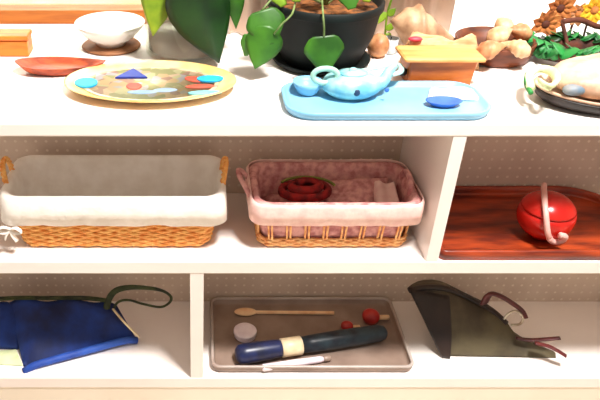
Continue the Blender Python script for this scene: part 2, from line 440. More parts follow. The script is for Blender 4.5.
ed = [Vector((cc.x + .056 * math.cos(a), cc.y + .037 * math.sin(a), zi + .026 + .004 * math.sin(a))) for a in [R(15 + 7*i) for i in range(20)]]
tag(obj('edge_band', tube(bmesh.new(), ed, .0026, 8), mat('olive_green_band', (130, 140, 60), rough=.7), rc), 'olive green edging')

# ---------------- wooden tray with red bowl ----------------
def tray(name, label, cat, x0, x1, y0, y1, z, h, rad, wall, m, rim_m=None, group=None, flare=.004):
    t = thing(name, label, cat, ((x0+x1)/2, (y0+y1)/2, z), group)
    rads = rad if isinstance(rad, (list, tuple)) else [rad]*4
    def ring(d, zz):
        return rr(x0-d, x1+d, y0-d, y1+d, zz, [max(.002, q + d) for q in rads], 8, 14)
    rings = [ring(-flare, z + .0005), ring(-flare*.3, z + h*.5), ring(0, z + h), ring(-wall*.5, z + h + .0012), ring(-wall, z + h),
             ring(-wall-flare*.3, z + h*.5), ring(-wall-flare, z + .005), ring(-wall-flare-.004, z + .004)]
    obj('tray_body', loft(bmesh.new(), rings), m, t)
    if rim_m:
        obj('rim', tube(bmesh.new(), ring(-wall*.5, z + h + .001), wall*.6, 8, True), rim_m, t)
    return t
wt = tray('wooden_tray', 'large red-brown wooden tray filling the upper right compartment', 'tray', .447, .862, .003, .240, MT, .020, [.012, .05, .1, .012], .009, darkwood, flare=.001)
zb = MT + .005
c = PZ(546, 215, zb + .046)
rb = thing('red_pot', 'round glossy red lidded pot on the red-brown wooden tray', 'pot', (c.x, c.y, zb))
Rr, Sz = .0520, .87
def rp2(a, d=0): return (Rr + d) * math.cos(a), .046 + (Rr + d) * Sz * math.sin(a)
obj('pot_body', lathe(bmesh.new(), [(.020, .0004)] + [rp2(R(a)) for a in range(-62, 21, 6)] + [(.044, .063)], (c.x, c.y, zb), 44), redgloss, rb)
obj('pot_lid', lathe(bmesh.new(), [rp2(R(22), -.001), rp2(R(23), .0012)] + [rp2(R(a), .0012) for a in range(28, 86, 6)] + [(.001, .0925)], (c.x, c.y, zb), 44), redgloss, rb)
def on(a, px, d=.0072):
    dx = 0
    for _ in range(4):      # keep the straight rod on the round pot
        k = math.sqrt(max(.0004, 1 - (dx / (Rr + d)) ** 2)); x, z = rp2(R(a), d)
        p = Vector((c.x + dx, c.y - x * k, zb + .046 + (z - .046) * k))
        dx = (px - CX) / F * ((p.y + 1) * math.cos(PITCH) + (CZ - p.z) * math.sin(PITCH)) - c.x
        dx = max(-.03, min(.034, dx))
    return p
pts = [on(118, 544, .012), on(100, 544), on(80, 544.5), on(60, 545), on(40, 546), on(15, 547), on(-5, 548), on(-25, 551), on(-32, 557), on(-25, 563), on(-12, 565), on(-6, 560)]
hk = thing('hooked_utensil', 'pale pink rod with curled hook end lying over the red pot', 'utensil', tuple(pts[7]))
sm_ = catmull(pts, 6); cut = 40
obj('rod', tube(bmesh.new(), sm_[:cut], .0052, 10), palepink, hk)
obj('hook', tube(bmesh.new(), sm_[cut-1:], .0056, 10), palepink, hk)

# ---------------- lower left: navy cloth pouch ----------------
fl = PZ(24, 368, BT + .004); fr = PZ(137, 337, BT + .012)
pouch = thing('cloth_pouch', 'navy blue folded cloth pouch with dark green straps in lower left compartment', 'pouch', ((fl.x+fr.x)/2, .1, BT))
bl = PY(8, 299, .17); br = PY(116, 301, .155)
def pouch_top(u, v):
    a = fl.lerp(fr, u); b = bl.lerp(br, u)
    p = a.lerp(b, v)
    e = min(u, 1-u) ; k = min(1, e/.1)
    return p + Vector((0, 0, .016 * math.sin(v * PI) * k + .005 * math.sin(u * 14 + v * 6) * v * k - .010 * (1-k)))
def closed_sheet(top, thick, n=24, floor=None):
    bm = bmesh.new()
    T = [[bm.verts.new(top(i/n, j/n)) for j in range(n+1)] for i in range(n+1)]
    def low(i, j):
        p = top(i/n, j/n) + Vector((0, 0, -thick))
        if floor is not None: p.z = max(floor, p.z)
        return p
    B = [[bm.verts.new(low(i, j)) for j in range(n+1)] for i in range(n+1)]
    for i in range(n):
        for j in range(n):
            bm.faces.new((T[i][j], T[i+1][j], T[i+1][j+1], T[i][j+1])); bm.faces.new((B[i][j], B[i][j+1], B[i+1][j+1], B[i+1][j]))
        bm.faces.new((T[i][0], B[i][0], B[i+1][0], T[i+1][0])); bm.faces.new((T[i][n], T[i+1][n], B[i+1][n], B[i][n]))
        bm.faces.new((T[0][i], T[0][i+1], B[0][i+1], B[0][i])); bm.faces.new((T[n][i], B[n][i], B[n][i+1], T[n][i+1]))
    return bm
obj('pouch_body', closed_sheet(pouch_top, .09, 24, BT + .001), navy, pouch)
# side flap at the left
la, lb, lc, ld = PZ(-26, 346, BT + .008), PZ(18, 346, BT + .012), PY(22, 303, .165), PY(-30, 302, .175)
obj('side_flap', closed_sheet(lambda u, v: la.lerp(lb, u).lerp(ld.lerp(lc, u), v) + Vector((0, 0, .01*math.sin(v*PI) + .004*math.sin(u*12))), .07, 14, BT + .001), navy, pouch)
bandp = [pouch_top(t, 0) + Vector((0, -.004, .004)) for t in [i/12 for i in range(13)]]
tag(obj('hem_band', tube(bmesh.new(), bandp, .0085, 10, flat=(1, .9)), blueband, pouch), 'brighter blue folded hem')
sp1 = [PY(-20, 300, .168), PY(15, 298, .167), PY(50, 298, .164), PY(85, 298, .160), PY(110, 301, .155)]
sp2 = [PY(108, 318, .13), PY(107, 305, .145), PY(114, 292, .155), PY(128, 287.5, .16), PY(148, 288, .16), PY(163, 291, .16), PY(171, 297, .16), PY(169, 303, .158), PY(160, 307, .155), PY(143, 304, .152), PY(128, 300, .15), PY(117, 303, .146), PY(112, 315, .135)]
obj('strap', tube(bmesh.new(), catmull(sp1, 6), .0052, 8, flat=(1.3, .6)), strapm, pouch)
n2 = catmull(sp2, 6)
obj('strap', tube(bmesh.new(), n2, [.0062 - .0035 * min(1, max(0, (i - 14) / 18)) for i in range(len(n2))], 8, flat=(1.2, .7)), strapm, pouch)
ep = [PY(113, 309, .14), PY(124, 322, .10), PZ(139, 337, BT + .014)]
tag(obj('side_piping', tube(bmesh.new(), catmull(ep, 6), .0026, 8), cream, pouch), 'cream piping along the side')
pg = bmesh.new(); q = [PZ(-10, 352, BT + .001), PZ(16, 350, BT + .001), PZ(23, 366, BT + .001), PZ(-12, 364, BT + .001)]
pv = [pg.verts.new(p) for p in q]; f = pg.faces.new(pv)
ex = bmesh.ops.extrude_face_region(pg, geom=[f]); bmesh.ops.translate(pg, verts=[v for v in ex['geom'] if isinstance(v, bmesh.types.BMVert)], vec=(0, 0, .002))
o = obj('paper_sheet', pg, palegreen, base=q[0], smooth=False); tag(o, 'pale green paper peeking out below the navy pouch', 'paper')

# ---------------- lower middle: tray of tools ----------------
tray('plastic_tray', 'shallow taupe plastic tray holding small tools, right of the lower divider', 'tray', .030, .455, .012, .236, BT, .016, .02, .006, taupe, clearrim)
zt = BT + .004
# wooden spoon
s0, s1 = PZ(236, 312, zt + .006), PZ(340, 313, zt + .006)
sp = thing('wooden_spoon', 'beige wooden spoon lying along the back of the taupe tray', 'spoon', (s0.x, s0.y, zt))
ax = (s1 - s0).normalized()
sb = bmesh.new(); ball(sb, s0 + ax * .022 + Vector((0, 0, .001)), .013, 2.0, 1.0, .42, 24)
obj('bowl', sb, stickw, sp)
obj('handle', tube(bmesh.new(), [s0 + ax * (.042 + .008 * i) for i in range(24)], .0042, 10), stickw, sp)
# pale round tin
wc = PZ(245, 334, zt + .006)
tn = thing('round_tin', 'small round lilac-white tin at the left end of the taupe tray', 'tin', (wc.x, wc.y, zt))
obj('tin_body', lathe(bmesh.new(), [(.022, .0003), (.0235, .002), (.0235, .011), (.022, .012)], (wc.x, wc.y, zt), 36), lilac, tn)
obj('tin_lid', lathe(bmesh.new(), [(.0255, .011), (.0255, .0165), (.024, .018), (.012, .0185), (.010, .0175), (.003, .0175)], (wc.x, wc.y, zt), 36), lilac, tn)
# big brush
b0, b1 = PZ(236, 355, zt + .0225), PZ(386, 332, zt + .0225)
br_ = thing('brush', 'thick dark blue and black brush with cream collar across the taupe tray', 'brush', ((b0.x+b1.x)/2, (b0.y+b1.y)/2, zt))
def seg(t): return b0.lerp(b1, t)
obj('bristle_head', tube(bmesh.new(), [seg(t) for t in (0, .02, .06, .15, .27, .3)], [.012, .020, .022, .0215, .019, .0175], 20), navyplastic, br_)
tag(obj('collar', tube(bmesh.new(), [seg(t) for t in (.29, .295, .42, .425)], [.018, .0205, .0205, .018], 20), cream, br_), 'cream collar')
obj('handle', tube(bmesh.new(), [seg(t) for t in (.42, .5, .65, .8, .95, .985, 1)], [.017, .019, .020, .0195, .0185, .015, .008], 20), teal, br_)
# slim lilac tube in front
t0, t1 = PZ(262, 368, zt + .0085), PZ(330, 358, zt + .0085)
tb = thing('slim_tube', 'slim lilac grey tube in front of the dark brush', 'tube', (t0.x, t0.y, zt))
obj('tube_body', tube(bmesh.new(), [t0.lerp(t1, t) for t in (0, .02, .5, .85, .9)], [.005, .0078, .0078, .007, .005], 14), lilac, tb)
obj('cap', tube(bmesh.new(), [t0.lerp(t1, t) for t in (.9, .91, 1.0, 1.01)], [.005, .0062, .0062, .004], 14), taupe, tb)
for (px, py, r_, lab) in ((347, 326, .014, 'smaller red stopper lying just behind the dark brush handle'), (371, 316, .020, 'larger red stopper beside the tip of the wooden spoon')):
    c = PZ(px, py, zt + r_ * .8)
    k = thing('red_stopper', lab, 'stopper', (c.x, c.y, zt), 'red stoppers on the taupe tray')
    obj('knob_head', lathe(bmesh.new(), [(.3*r_, .0005), (.8*r_, .15*r_), (r_, .7*r_), (.92*r_, 1.15*r_), (.5*r_, 1.5*r_), (.1*r_, 1.6*r_)], (c.x, c.y, zt), 24), redp, k)
    obj('peg', tube(bmesh.new(), [Vector((c.x + r_*.6, c.y, zt + r_*.6)), Vector((c.x + r_*2.1, c.y + .004, zt + r_*.42))], r_*.3, 10), stickw, k)

# ---------------- lower right: leather pouch ----------------
lp = thing('leather_pouch', 'dark olive leather pouch leaning up with maroon straps in lower right compartment', 'pouch', (.50, .1, BT))
a0, a1 = PZ(441, 356, BT + .001), PZ(556, 358, BT + .001)
u0, u1, u2, u3 = PY(409, 289, .155), PY(446, 287, .165), PY(480, 302, .15), PY(506, 322, .12)
topc = catmull([u0, PY(425, 286, .165), u1, PY(462, 293, .16), u2, PY(493, 310, .137), u3, PY(520, 338, .085), PZ(556, 352, BT + .012)], 4)
def pf(u, v):
    i = u * (len(topc) - 1); k = int(min(i, len(topc) - 2)); t = topc[k].lerp(topc[k+1], i - k)
    b = a0.lerp(a1, u ** 1.2)
    p = b.lerp(t, v)
    return p + Vector((0, -.016, .006)) * math.sin(v * PI) * math.sin(min(1, u * 1.15 + .08) * PI) + Vector((0, 0, .003 * math.sin(u * 11) * v))
def thick_sheet(fn, off, n=20):
    bm = bmesh.new(); off = Vector(off)
    T = [[bm.verts.new(fn(i/n, j/n)) for j in range(n+1)] for i in range(n+1)]
    B = [[bm.verts.new(fn(i/n, j/n) + off * (.25 + .75 * math.sin(PI * min(.5, min(i, n-i) / n * 2.2)))) for j in range(n+1)] for i in range(n+1)]
    for row in B:
        for v in row: v.co.z = max(v.co.z, BT + .0008)
    for i in range(n):
        for j in range(n):
            bm.faces.new((T[i][j], T[i+1][j], T[i+1][j+1], T[i][j+1])); bm.faces.new((B[i][j], B[i][j+1], B[i+1][j+1], B[i+1][j]))
        bm.faces.new((T[i][0], B[i][0], B[i+1][0], T[i+1][0])); bm.faces.new((T[i][n], T[i+1][n], B[i+1][n], B[i][n]))
        bm.faces.new((T[0][i], T[0][i+1], B[0][i+1], B[0][i])); bm.faces.new((T[n][i], B[n][i], B[n][i+1], T[n][i+1]))
    return bm
obj('pouch_body', thick_sheet(pf, (.0, .035, -.012)), olive, lp)
# dark front edge panel at left
tag(obj('side_panel', closed_sheet(lambda u, v: a0.lerp(a0 + Vector((.016, -.003, 0)), u).lerp(u0.lerp(PY(448, 296, .15), u), v) + Vector((0, -.012 * math.sin(v*PI) - .006, .006)), .006, 12), darkbrown, lp), 'dark brown side panel')
tag(obj('top_flap', tube(bmesh.new(), [p + Vector((0, -.004, -.001)) for p in topc[:25]], .006, 10, flat=(1.4, .9)), darkbrown, lp), 'dark brown top binding')
s = catmull([PY(484, 303, .13), PY(490, 294, .125), PY(500, 296, .12), (PY(512, 303, .115)), PY(521, 310, .11), PY(525, 318, .10)], 5)
tag(obj('strap', tube(bmesh.new(), s, .0085, 8, flat=(1.5, .6)), maroon, lp), 'maroon closing strap')
s = catmull([PY(504, 319, .11), PY(508, 314, .108), PY(516, 311, .105), PY(523, 317, .10), PY(520, 324, .10), PY(511, 325, .10)], 5)
tag(obj('hook', tube(bmesh.new(), s, .0028, 8), metalm, lp), 'metal hook')
s = catmull([PY(516, 338, .075), PY(530, 340, .07), PY(548, 339, .062), PY(560, 338, .06)], 5)
s2 = catmull([PY(535, 343, .05), PY(548, 346, .045), PY(558, 351, .035), PY(566, 356, .028)], 5)
tag(obj('strap', tube(bmesh.new(), s, .004, 8, flat=(1.5, .6)), maroon, lp), 'maroon lower strap')
tag(obj('strap', tube(bmesh.new(), s2, .004, 8, flat=(1.5, .6)), maroon, lp), 'maroon lower strap end')

# ================= things on top =================
# oval mosaic platter
pc = Vector((-.083, .142, TT)); prx, pry = .154, .098
pl = thing('mosaic_platter', 'oval cream and yellow platter with coloured glass inlays', 'platter', pc)
platm = mat('cream_yellow_glaze', (246, 214, 148), (232, 180, 100), 14, .35)
prof = [(.50, .0003), (.62, .003), (.86, .010), (.99, .0165), (1.0, .018), (.985, .0185), (.90, .014), (.80, .0105), (.60, .008), (.2, .0075), (.02, .0075)]
obj('plate', lathe(bmesh.new(), [(r * prx, z) for r, z in prof], pc, 64, 1, pry/prx), platm, pl)
mos = mat('muted_mosaic', (206, 186, 150), (176, 160, 120), 20, .4)
nt = mos.node_tree; vo = nt.nodes.new('ShaderNodeTexVoronoi'); vo.inputs['Scale'].default_value = 60
tc = nt.nodes.new('ShaderNodeTexCoord'); nt.links.new(tc.outputs['Object'], vo.inputs['Vector'])
rp = nt.nodes.new('ShaderNodeValToRGB'); rp.color_ramp.interpolation = 'CONSTANT'
cols = [(216, 186, 140), (176, 172, 120), (196, 190, 186), (224, 196, 160), (186, 150, 128), (206, 200, 150)]
e = rp.color_ramp.elements
e[0].color = (*srgb(cols[0]), 1); e[1].position = .2; e[1].color = (*srgb(cols[1]), 1)
for i, p in enumerate((.38, .52, .66, .8)):
    x = e.new(p); x.color = (*srgb(cols[i+2]), 1)
sc = nt.nodes.new('ShaderNodeSeparateColor'); nt.links.new(vo.outputs['Color'], sc.inputs[0]); nt.links.new(sc.outputs[0], rp.inputs[0])
nt.links.new(rp.outputs[0], nt.nodes['Principled BSDF'].inputs['Base Color'])
obj('mosaic_center', lathe(bmesh.new(), [(.80 * prx, .0112), (.79 * prx, .0118), (.6 * prx, .0093), (.3 * prx, .009), (.02 * prx, .009)], pc, 64, 1, pry/prx), mos, pl)
def inlay(px, py, rx, ry, m, lab, rot=0, z=.0135, tri=False, h=.003):
    c = PZ(px, py, TT + z); n = 3 if tri else 22; bm = bmesh.new(); rings = []
    for s_, zz in ((1, -h), (1, 0), (.85, .0008)):
        ring = []
        for k in range(n):
            a = k * 2*PI/n + (PI/2 if tri else 0); x, y = rx * s_ * math.cos(a), ry * s_ * math.sin(a)
            ring.append(Vector((c.x + x*math.cos(rot) - y*math.sin(rot), c.y + x*math.sin(rot) + y*math.cos(rot), c.z + zz)))
        rings.append(ring)
    tag(obj('inlay', loft(bm, rings), m, pl, smooth=False), lab)
turq = mat('turquoise_glass', (40, 176, 226), (24, 150, 206), 30, .6)
navg = mat('navy_glass', (34, 58, 156), (22, 40, 130), 30, .6)
redg = mat('red_glass', (206, 88, 66), (190, 66, 50), 30, .6)
slate = mat('grey_blue_glass', (140, 160, 180), (110, 140, 170), 30, .6)
aqua = mat('aqua_glass', (130, 200, 205), (110, 180, 190), 30, .6)
inlay(86, 82, .020, .022, turq, 'turquoise inlay', .5, .015)
inlay(132, 74, .034, .030, navg, 'navy triangular inlay', 0, .015, True)
inlay(134, 86, .014, .016, redg, 'red inlay', .2, .012)
inlay(142, 92, .026, .009, slate, 'grey blue inlay', 0, .0115)
inlay(195, 79, .020, .012, redg, 'red inlay', -.4, .0125)
inlay(210, 78, .024, .014, turq, 'turquoise inlay', .1, .0155)
inlay(200, 86, .026, .008, redg, 'red inlay', .1, .0125)
inlay(205, 92, .030, .007, aqua, 'aqua inlay', .1, .014)
inlay(165, 90, .022, .009, slate, 'grey blue inlay', .1, .0115)

# boat shaped wooden dish
dl, dr = PZ(17, 72, TT), PZ(104, 73, TT); dc = (dl + dr) / 2; L_ = (dr - dl).length / 2
dish = bmesh.new(); rings = []
for s_, z in ((.55, .0005), (.8, .006), (.97, .017), (1, .0195), (.95, .0185), (.75, .010), (.4, .0075), (.05, .007)):
    ring = []
    for k in range(48):
        a = k*2*PI/48; c_ = math.cos(a); s2 = math.sin(a)
        x = L_ * s_ * c_ * (1 if c_ < 0 else 1.06); y = .034 * s_ * (abs(s2) ** 1.15) * (1 if s2 > 0 else -1) * (1 - .25*c_)
        ring.append(Vector((dc.x + x, dc.y + y, TT + z + (.004 * (c_**4) if z > .01 else 0))))
    rings.append(ring)
o = obj('wooden_dish', loft(dish, rings), rust, base=(dc.x, dc.y, TT)); tag(o, 'long boat shaped rust brown wooden dish left of the mosaic platter', 'dish')

# orange wooden box at far left
o0 = PZ(29, 57, TT)
wb = thing('wooden_box', 'small orange wooden box at the far left of the counter', 'box', (o0.x - .08, o0.y + .04, TT))
obj('box_body', bx(o0.x - .16, o0.x, o0.y, o0.y + .045, TT + .0005, TT + .032), orangewood, wb, False, bevel=.002)
obj('box_lid', bx(o0.x - .162, o0.x + .002, o0.y - .002, o0.y + .047, TT + .033, TT + .043), orangewood, wb, False, bevel=.003)

# white bowl on brown coaster
wcn = PZ(120, 57, TT); wy = wcn.y + .062; wx = -.178
o = obj('wooden_coaster', lathe(bmesh.new(), [(.058, .0005), (.061, .003), (.058, .006)], (wx, wy, TT), 44), mat('brown_coaster_wood', (150, 98, 60), rough=.6), base=(wx, wy, TT)); tag(o, 'thin round brown wooden coaster under the white bowl', 'coaster')
wbw = thing('white_bowl', 'wide white ceramic bowl standing behind the mosaic platter', 'bowl', (wx, wy, TT + .006))
obj('bowl_body', lathe(bmesh.new(), [(.030, .0003), (.032, .006), (.050, .018), (.066, .036), (.072, .046), (.070, .047), (.062, .036), (.046, .020), (.02, .011), (.003, .010)], (wx, wy, TT + .006), 48), ceram, wbw)

# glass vase with cuttings
vb = PZ(187, 66, TT); vr = .080; vx, vy = -.024, vb.y + vr
vs_ = thing('glass_vase', 'wide clear glass vase with cloudy water behind the mosaic platter', 'vase', (vx, vy, TT))
VH = .20
obj('glass_wall', lathe(bmesh.new(), [(vr - .006, .0005), (vr, .005), (vr, VH - .002), (vr - .002, VH), (vr - .004, VH - .002), (vr - .004, .010), (vr - .01, .007), (.004, .007)], (vx, vy, TT), 56), glass, vs_)
obj('water', lathe(bmesh.new(), [(.05, .0078), (vr - .0065, .012), (vr - .0065, .058), (.02, .058)], (vx, vy, TT), 48), water, vs_)
cut_ = thing('leaf_cutting', 'leafy green cutting with large dark pointed leaf in the glass vase', 'plant', (vx, vy, TT + .012))
def cleaf(name, base, tip, hw, m, parent, shape=POINTED, label=None, cup=.15, stem=None):
    base, tip = Vector(base), Vector(tip)
    view = (Vector((0, -1, CZ)) - base).normalized()
    view = (view + Vector((.15, -.3, .25))).normalized()
    side = (tip - base).cross(view).normalized() * hw
    o = obj(name, outline_leaf(bmesh.new(), base, tip, side, shape, cup), m, parent, solid=.0012)
    if label: o['label'] = label
    return o
yf = vy - vr + .012
cleaf('leaf', PY(186, -34, vy - vr - .010), PY(219, 63, vy - vr - .004), .062, leafd, cut_, label='large dark green leaf')
cleaf('leaf', PY(205, -60, yf + .045), PY(215, 30, yf + .045), .04, leafd, cut_)
cleaf('leaf', PY(166, -50, vy - vr - .004), PY(153, 36, vy - vr + .001), .040, leafy, cut_, label='yellow green leaf')
cleaf('leaf', PY(190, -50, yf + .04), PY(178, 32, yf + .03), .032, leafg, cut_)
st = bmesh.new()
tube(st, catmull([(vx + .01, vy, TT + .016), (vx, vy - .01, TT + .07), (vx + .005, vy - .005, TT + .15), (vx + .01, vy, TT + .24)], 6), .003, 8)
tube(st, catmull([(vx - .02, vy + .01, TT + .016), (vx - .012, vy, TT + .09), (vx - .02, vy - .01, TT + .19)], 6), .0025, 8)
tube(st, catmull([(vx + .02, vy, TT + .05), (vx + .03, vy, TT + .14), (vx + .055, vy - .005, TT + .215), (vx + .078, vy - .01, TT + .212), PY(235, -20, vy - .012)], 6), .0022, 8)
obj('stem', st, stemm, cut_)
cleaf('leaf', PY(235, -24, vy - .012), PY(236, 29, vy - .01), .019, leafg, cut_, label='small leaf hanging outside the glass')

# black pot with ivy
ptx, pty = .242, .282
pot = thing('plant_pot', 'squat glazed black plant pot standing behind the light blue tray', 'pot', (ptx, pty, TT))
obj('saucer', lathe(bmesh.new(), [(.074, .0005), (.090, .003), (.097, .012), (.094, .0125), (.086, .006), (.01, .005)], (ptx, pty, TT), 48), black, pot)
obj('pot_body', lathe(bmesh.new(), [(.070, .0075), (.076, .009), (.096, .06), (.104, .108), (.1075, .109), (.109, .112), (.109, .123), (.106, .125), (.102, .123), (.100, .108), (.09, .100), (.01, .100)], (ptx, pty, TT), 56), black, pot)
so = bmesh.new(); lathe(so, [(.0985, .1005), (.098, .110), (.07, .113), (.03, .115), (.004, .115)], (ptx, pty, TT), 40)
for v in so.verts: v.co.z += .003 * noise.noise(v.co * 60)
obj('soil', so, soil, pot)
iv = thing('ivy_plant', 'trailing green ivy growing in the black pot', 'plant', (ptx, pty, TT + .112))
zpot = TT + .12
def ivleaf(px, py, px2, py2, hw, m, y, y2=None, label=None, cup=.15):
    return cleaf('leaf', PY(px, py, y), PY(px2, py2, y if y2 is None else y2), hw, m, iv, IVY, label, cup)
yfr = pty - .115
ivleaf(324, 36, 325, 71, .036, leafg, yfr - .004, yfr - .012, 'five cornered light green leaf hanging over the pot front')
ivleaf(262, 10, 272, 44, .036, leafg, yfr + .03, yfr + .01)
cleaf('leaf', PY(270, 26, yfr + .015), PY(255, 69, yfr + .005), .034, leafg, iv, POINTED, None, .2)
ivleaf(248, 34, 246, 56, .012, leafg, yfr + .02, yfr + .02)
for (px, py, px2, py2, hw, m, dy) in ((348, -14, 352, 9, .022, leafg, .03), (300, -30, 296, 2, .022, leafy, .05), (328, -34, 318, -6, .024, leafg, .06), (270, -20, 284, 6, .020, leafy, .06), (372, -24, 366, 2, .020, leafy, .08), (345, -50, 338, -22, .024, leafg, .1)):
    ivleaf(px, py, px2, py2, hw, m, yfr + dy, yfr + dy - .012)
st = bmesh.new(); s0_ = Vector((ptx, pty - .01, TT + .113))
for pl_ in ([s0_, PY(322, -6, pty - .04), PY(323, 14, yfr), PY(324, 26, yfr - .006), PY(324, 37, yfr - .004)],
           [s0_, PY(300, -4, pty - .03), PY(292, 14, yfr + .012), PY(282, 24, yfr + .002), PY(274, 34, yfr + .012)],
           [s0_, PY(290, -14, pty - .03), PY(262, 10, yfr + .03)],
           [s0_, PY(336, -16, pty - .04), PY(348, -14, yfr + .03)],
           [s0_, PY(330, -40, pty - .04), PY(345, -50, yfr + .1)],
           [s0_, PY(312, -20, pty - .05), PY(300, -30, yfr + .05)],
           [s0_, PY(325, -25, pty - .05), PY(328, -34, yfr + .06)],
           [s0_, PY(290, -14, pty - .03), PY(270, -20, yfr + .06)],
           [s0_, PY(350, -14, pty - .03), PY(372, -24, yfr + .08)]):
    tube(st, catmull(pl_, 5), .0019, 6)
obj('stem', st, stemm, iv)

# light blue tray
tray('enamel_tray', 'light blue oblong tray with rounded corners near the front edge', 'tray', .146, .490, .004, .146, TT, .014, .045, .006, lblue, flare=.006)
zt2 = TT + .0042
tp = PZ(352, 100, zt2); tx, ty = tp.x, tp.y + .019
tpot = thing('toy_teapot', 'small pale aqua glazed teapot lying on the light blue tray', 'teapot', (tx, ty, zt2))
obj('teapot_body', lathe(bmesh.new(), [(.022, .0003), (.030, .003), (.041, .013), (.044, .023), (.038, .034), (.026, .040), (.020, .0415), (.004, .0415)], (tx, ty, zt2), 44, 1.2, .9), lblue2, tpot)
obj('lid', lathe(bmesh.new(), [(.021, .0418), (.0215, .0435), (.012, .0455), (.005, .046), (.006, .049), (.003, .051)], (tx, ty, zt2), 30, 1.2, .9), lblue2, tpot)
hp = PY(325, 78, ty - .01)
ring_ = [hp + Vector((.021*math.cos(a), 0, .004 + .013*math.sin(a))) for a in [k*2*PI/28 for k in range(28)]]
obj('handle', tube(bmesh.new(), ring_, .0050, 10, True), mat('mint_glaze', (176, 218, 196), (150, 204, 190), 30, .35), tpot)
obj('spout', tube(bmesh.new(), catmull([(tx + .04, ty, zt2 + .018), (tx + .056, ty + .004, zt2 + .026), (tx + .064, ty + .01, zt2 + .040), (tx + .076, ty + .014, zt2 + .050)], 5), [.013 - .0005*i for i in range(16)], 14), lblue2, tpot)
dots_ = [(357, 93, .0055), (387, 90, .004)]
for px, py, r_ in dots_:
    best = PY(px, py, ty - .038 if px < 370 else ty - .026)
    tag(obj('painted_spot', ball(bmesh.new(), best, r_, 1, .5, 1.1, 14), darkhole if px < 370 else bluedish, tpot), 'dark blue painted spot' if px < 370 else 'bright blue painted spot')
# flat loop of ribbon behind teapot
rbp = catmull([PZ(342, 82, zt2 + .02), PZ(356, 72, zt2 + .03), PZ(378, 68, zt2 + .034), PZ(398, 64, zt2 + .034), PZ(400, 72, zt2 + .03), PZ(382, 76, zt2 + .028), PZ(362, 78, zt2 + .024)], 6)
rbo = obj('ribbon_loop', tube(bmesh.new(), rbp, .0042, 8, flat=(1.3, .5)), mat('mint_ribbon', (178, 220, 210), (150, 200, 196), 30, .6), tpot)
# swirl shell cup at tray left
sc_ = PZ(312, 100, zt2)
o = obj('blue_cup', lathe(bmesh.new(), [(.014, .0003), (.017, .002), (.024, .014), (.027, .022), (.026, .0228), (.022, .015), (.014, .006), (.003, .005)], (sc_.x - .004, sc_.y + .03, zt2), 36), lblue, base=(sc_.x - .004, sc_.y + .03, zt2)); tag(o, 'small pale blue cup at the left end of the light blue tray', 'cup')
# blue dish and white cloth
bd = PZ(444, 107, zt2)
o = obj('blue_dish', lathe(bmesh.new(), [(.016, .0003), (.020, .002), (.029, .009), (.0295, .0098), (.027, .0095), (.018, .005), (.003, .004)], (bd.x, bd.y + .006, zt2), 40, 1.05, .62), bluedish, base=(bd.x, bd.y, zt2)); tag(o, 'small oval cornflower blue dish on the right of the light blue tray', 'dish')
q = [PZ(428, 94, zt2 + .010), PZ(482, 96, zt2 + .010), PZ(478, 87, zt2 + .010), PZ(430, 86, zt2 + .010)]
o = fold_cloth('white_cloth', '', q, .009, linen, 2.2); tag(o, 'small folded white cloth behind the blue dish', 'cloth')

# orange wooden chest with wide lid
b0_ = PZ(407, 86, TT); b1_ = PZ(471, 86, TT)
ch = thing('wooden_chest', 'orange-brown wooden box with wide paler lid behind the light blue tray', 'box', ((b0_.x+b1_.x)/2, b0_.y + .03, TT))
def taper(x0, x1, y0, y1, z0, z1, d):
    return loft(bmesh.new(), [rr(x0, x1, y0, y1, z0, .004, 3, 4), rr(x0-d, x1+d, y0-d, y1+d, z1, .004, 3, 4)])
obj('box_body', taper(b0_.x + .001, b1_.x - .001, b0_.y, b0_.y + .058, TT + .0005, TT + .047, .003), mat('deep_orange_wood', (206, 112, 42), (164, 76, 22), 12, .45, .1, 40, (1, 6, 6)), ch, False)
obj('lid', loft(bmesh.new(), [rr(b0_.x - .014 - d, b1_.x + .014 + d, b0_.y - .010 - d, b0_.y + .066 + d, z, .006, 4, 4) for z, d in ((TT + .0475, -.004), (TT + .0485, 0), (TT + .0525, 0), (TT + .0545, -.003))]), palewood, ch, False)
kb = PY(401, 76, b0_.y + .012)
tag(obj('side_knob', ball(bmesh.new(), (b0_.x - .008, b0_.y + .014, TT + .022), .0085, 1, 1, 1, 16), darkbrown, ch), 'dark side knob')

# straw hat like cloth and shells behind the chest
def shell(name, label, px, py, z, r, m, ang, group='seashells in the brown bowl', tilt=.2):
    c = PZ(px, py, z); bm = bmesh.new(); rings = []
    n = 18; ca, sa = math.cos(ang), math.sin(ang)
    for i in range(n + 1):
        t = i / n; q = r * (math.sin(PI * min(1, t * 1.15 + .12)) if t < .4 else 1.0 - (t - .4) / .62) * (1 + .07 * math.sin(t * 34)) + .0006
        q = max(q, .0008)
        x = (t - .35) * r * 2.9
        ring = []
        for k in range(18):
            a = k*2*PI/18; y_ = q * math.cos(a); z_ = q * math.sin(a) * .85 * (1 + .05 * math.cos(3 * a))
            ring.append(Vector((c.x + x*ca - y_*sa, c.y + x*sa + y_*ca, c.z + z_ + x * tilt)))
        rings.append(ring)
    o = obj(name, loft(bm, rings), m, base=c); tag(o, label, 'shell', group); return o
bwc = PZ(503, 68, TT); bwx, bwy = bwc.x, bwc.y + .062
bw = thing('wooden_bowl', 'shallow dark brown wooden bowl holding pale shells, right of the box', 'bowl', (bwx, bwy, TT))
brw = mat('brown_bowl_wood', (120, 58, 24), (76, 32, 12), 14, .5, .1, 40, (1, 4, 4))
obj('bowl_body', lathe(bmesh.new(), [(.058, .0005), (.068, .003), (.073, .018), (.076, .036), (.0765, .038), (.073, .0385), (.068, .026), (.05, .012), (.004, .011)], (bwx, bwy, TT), 48), brw, bw)
zz = TT + .042
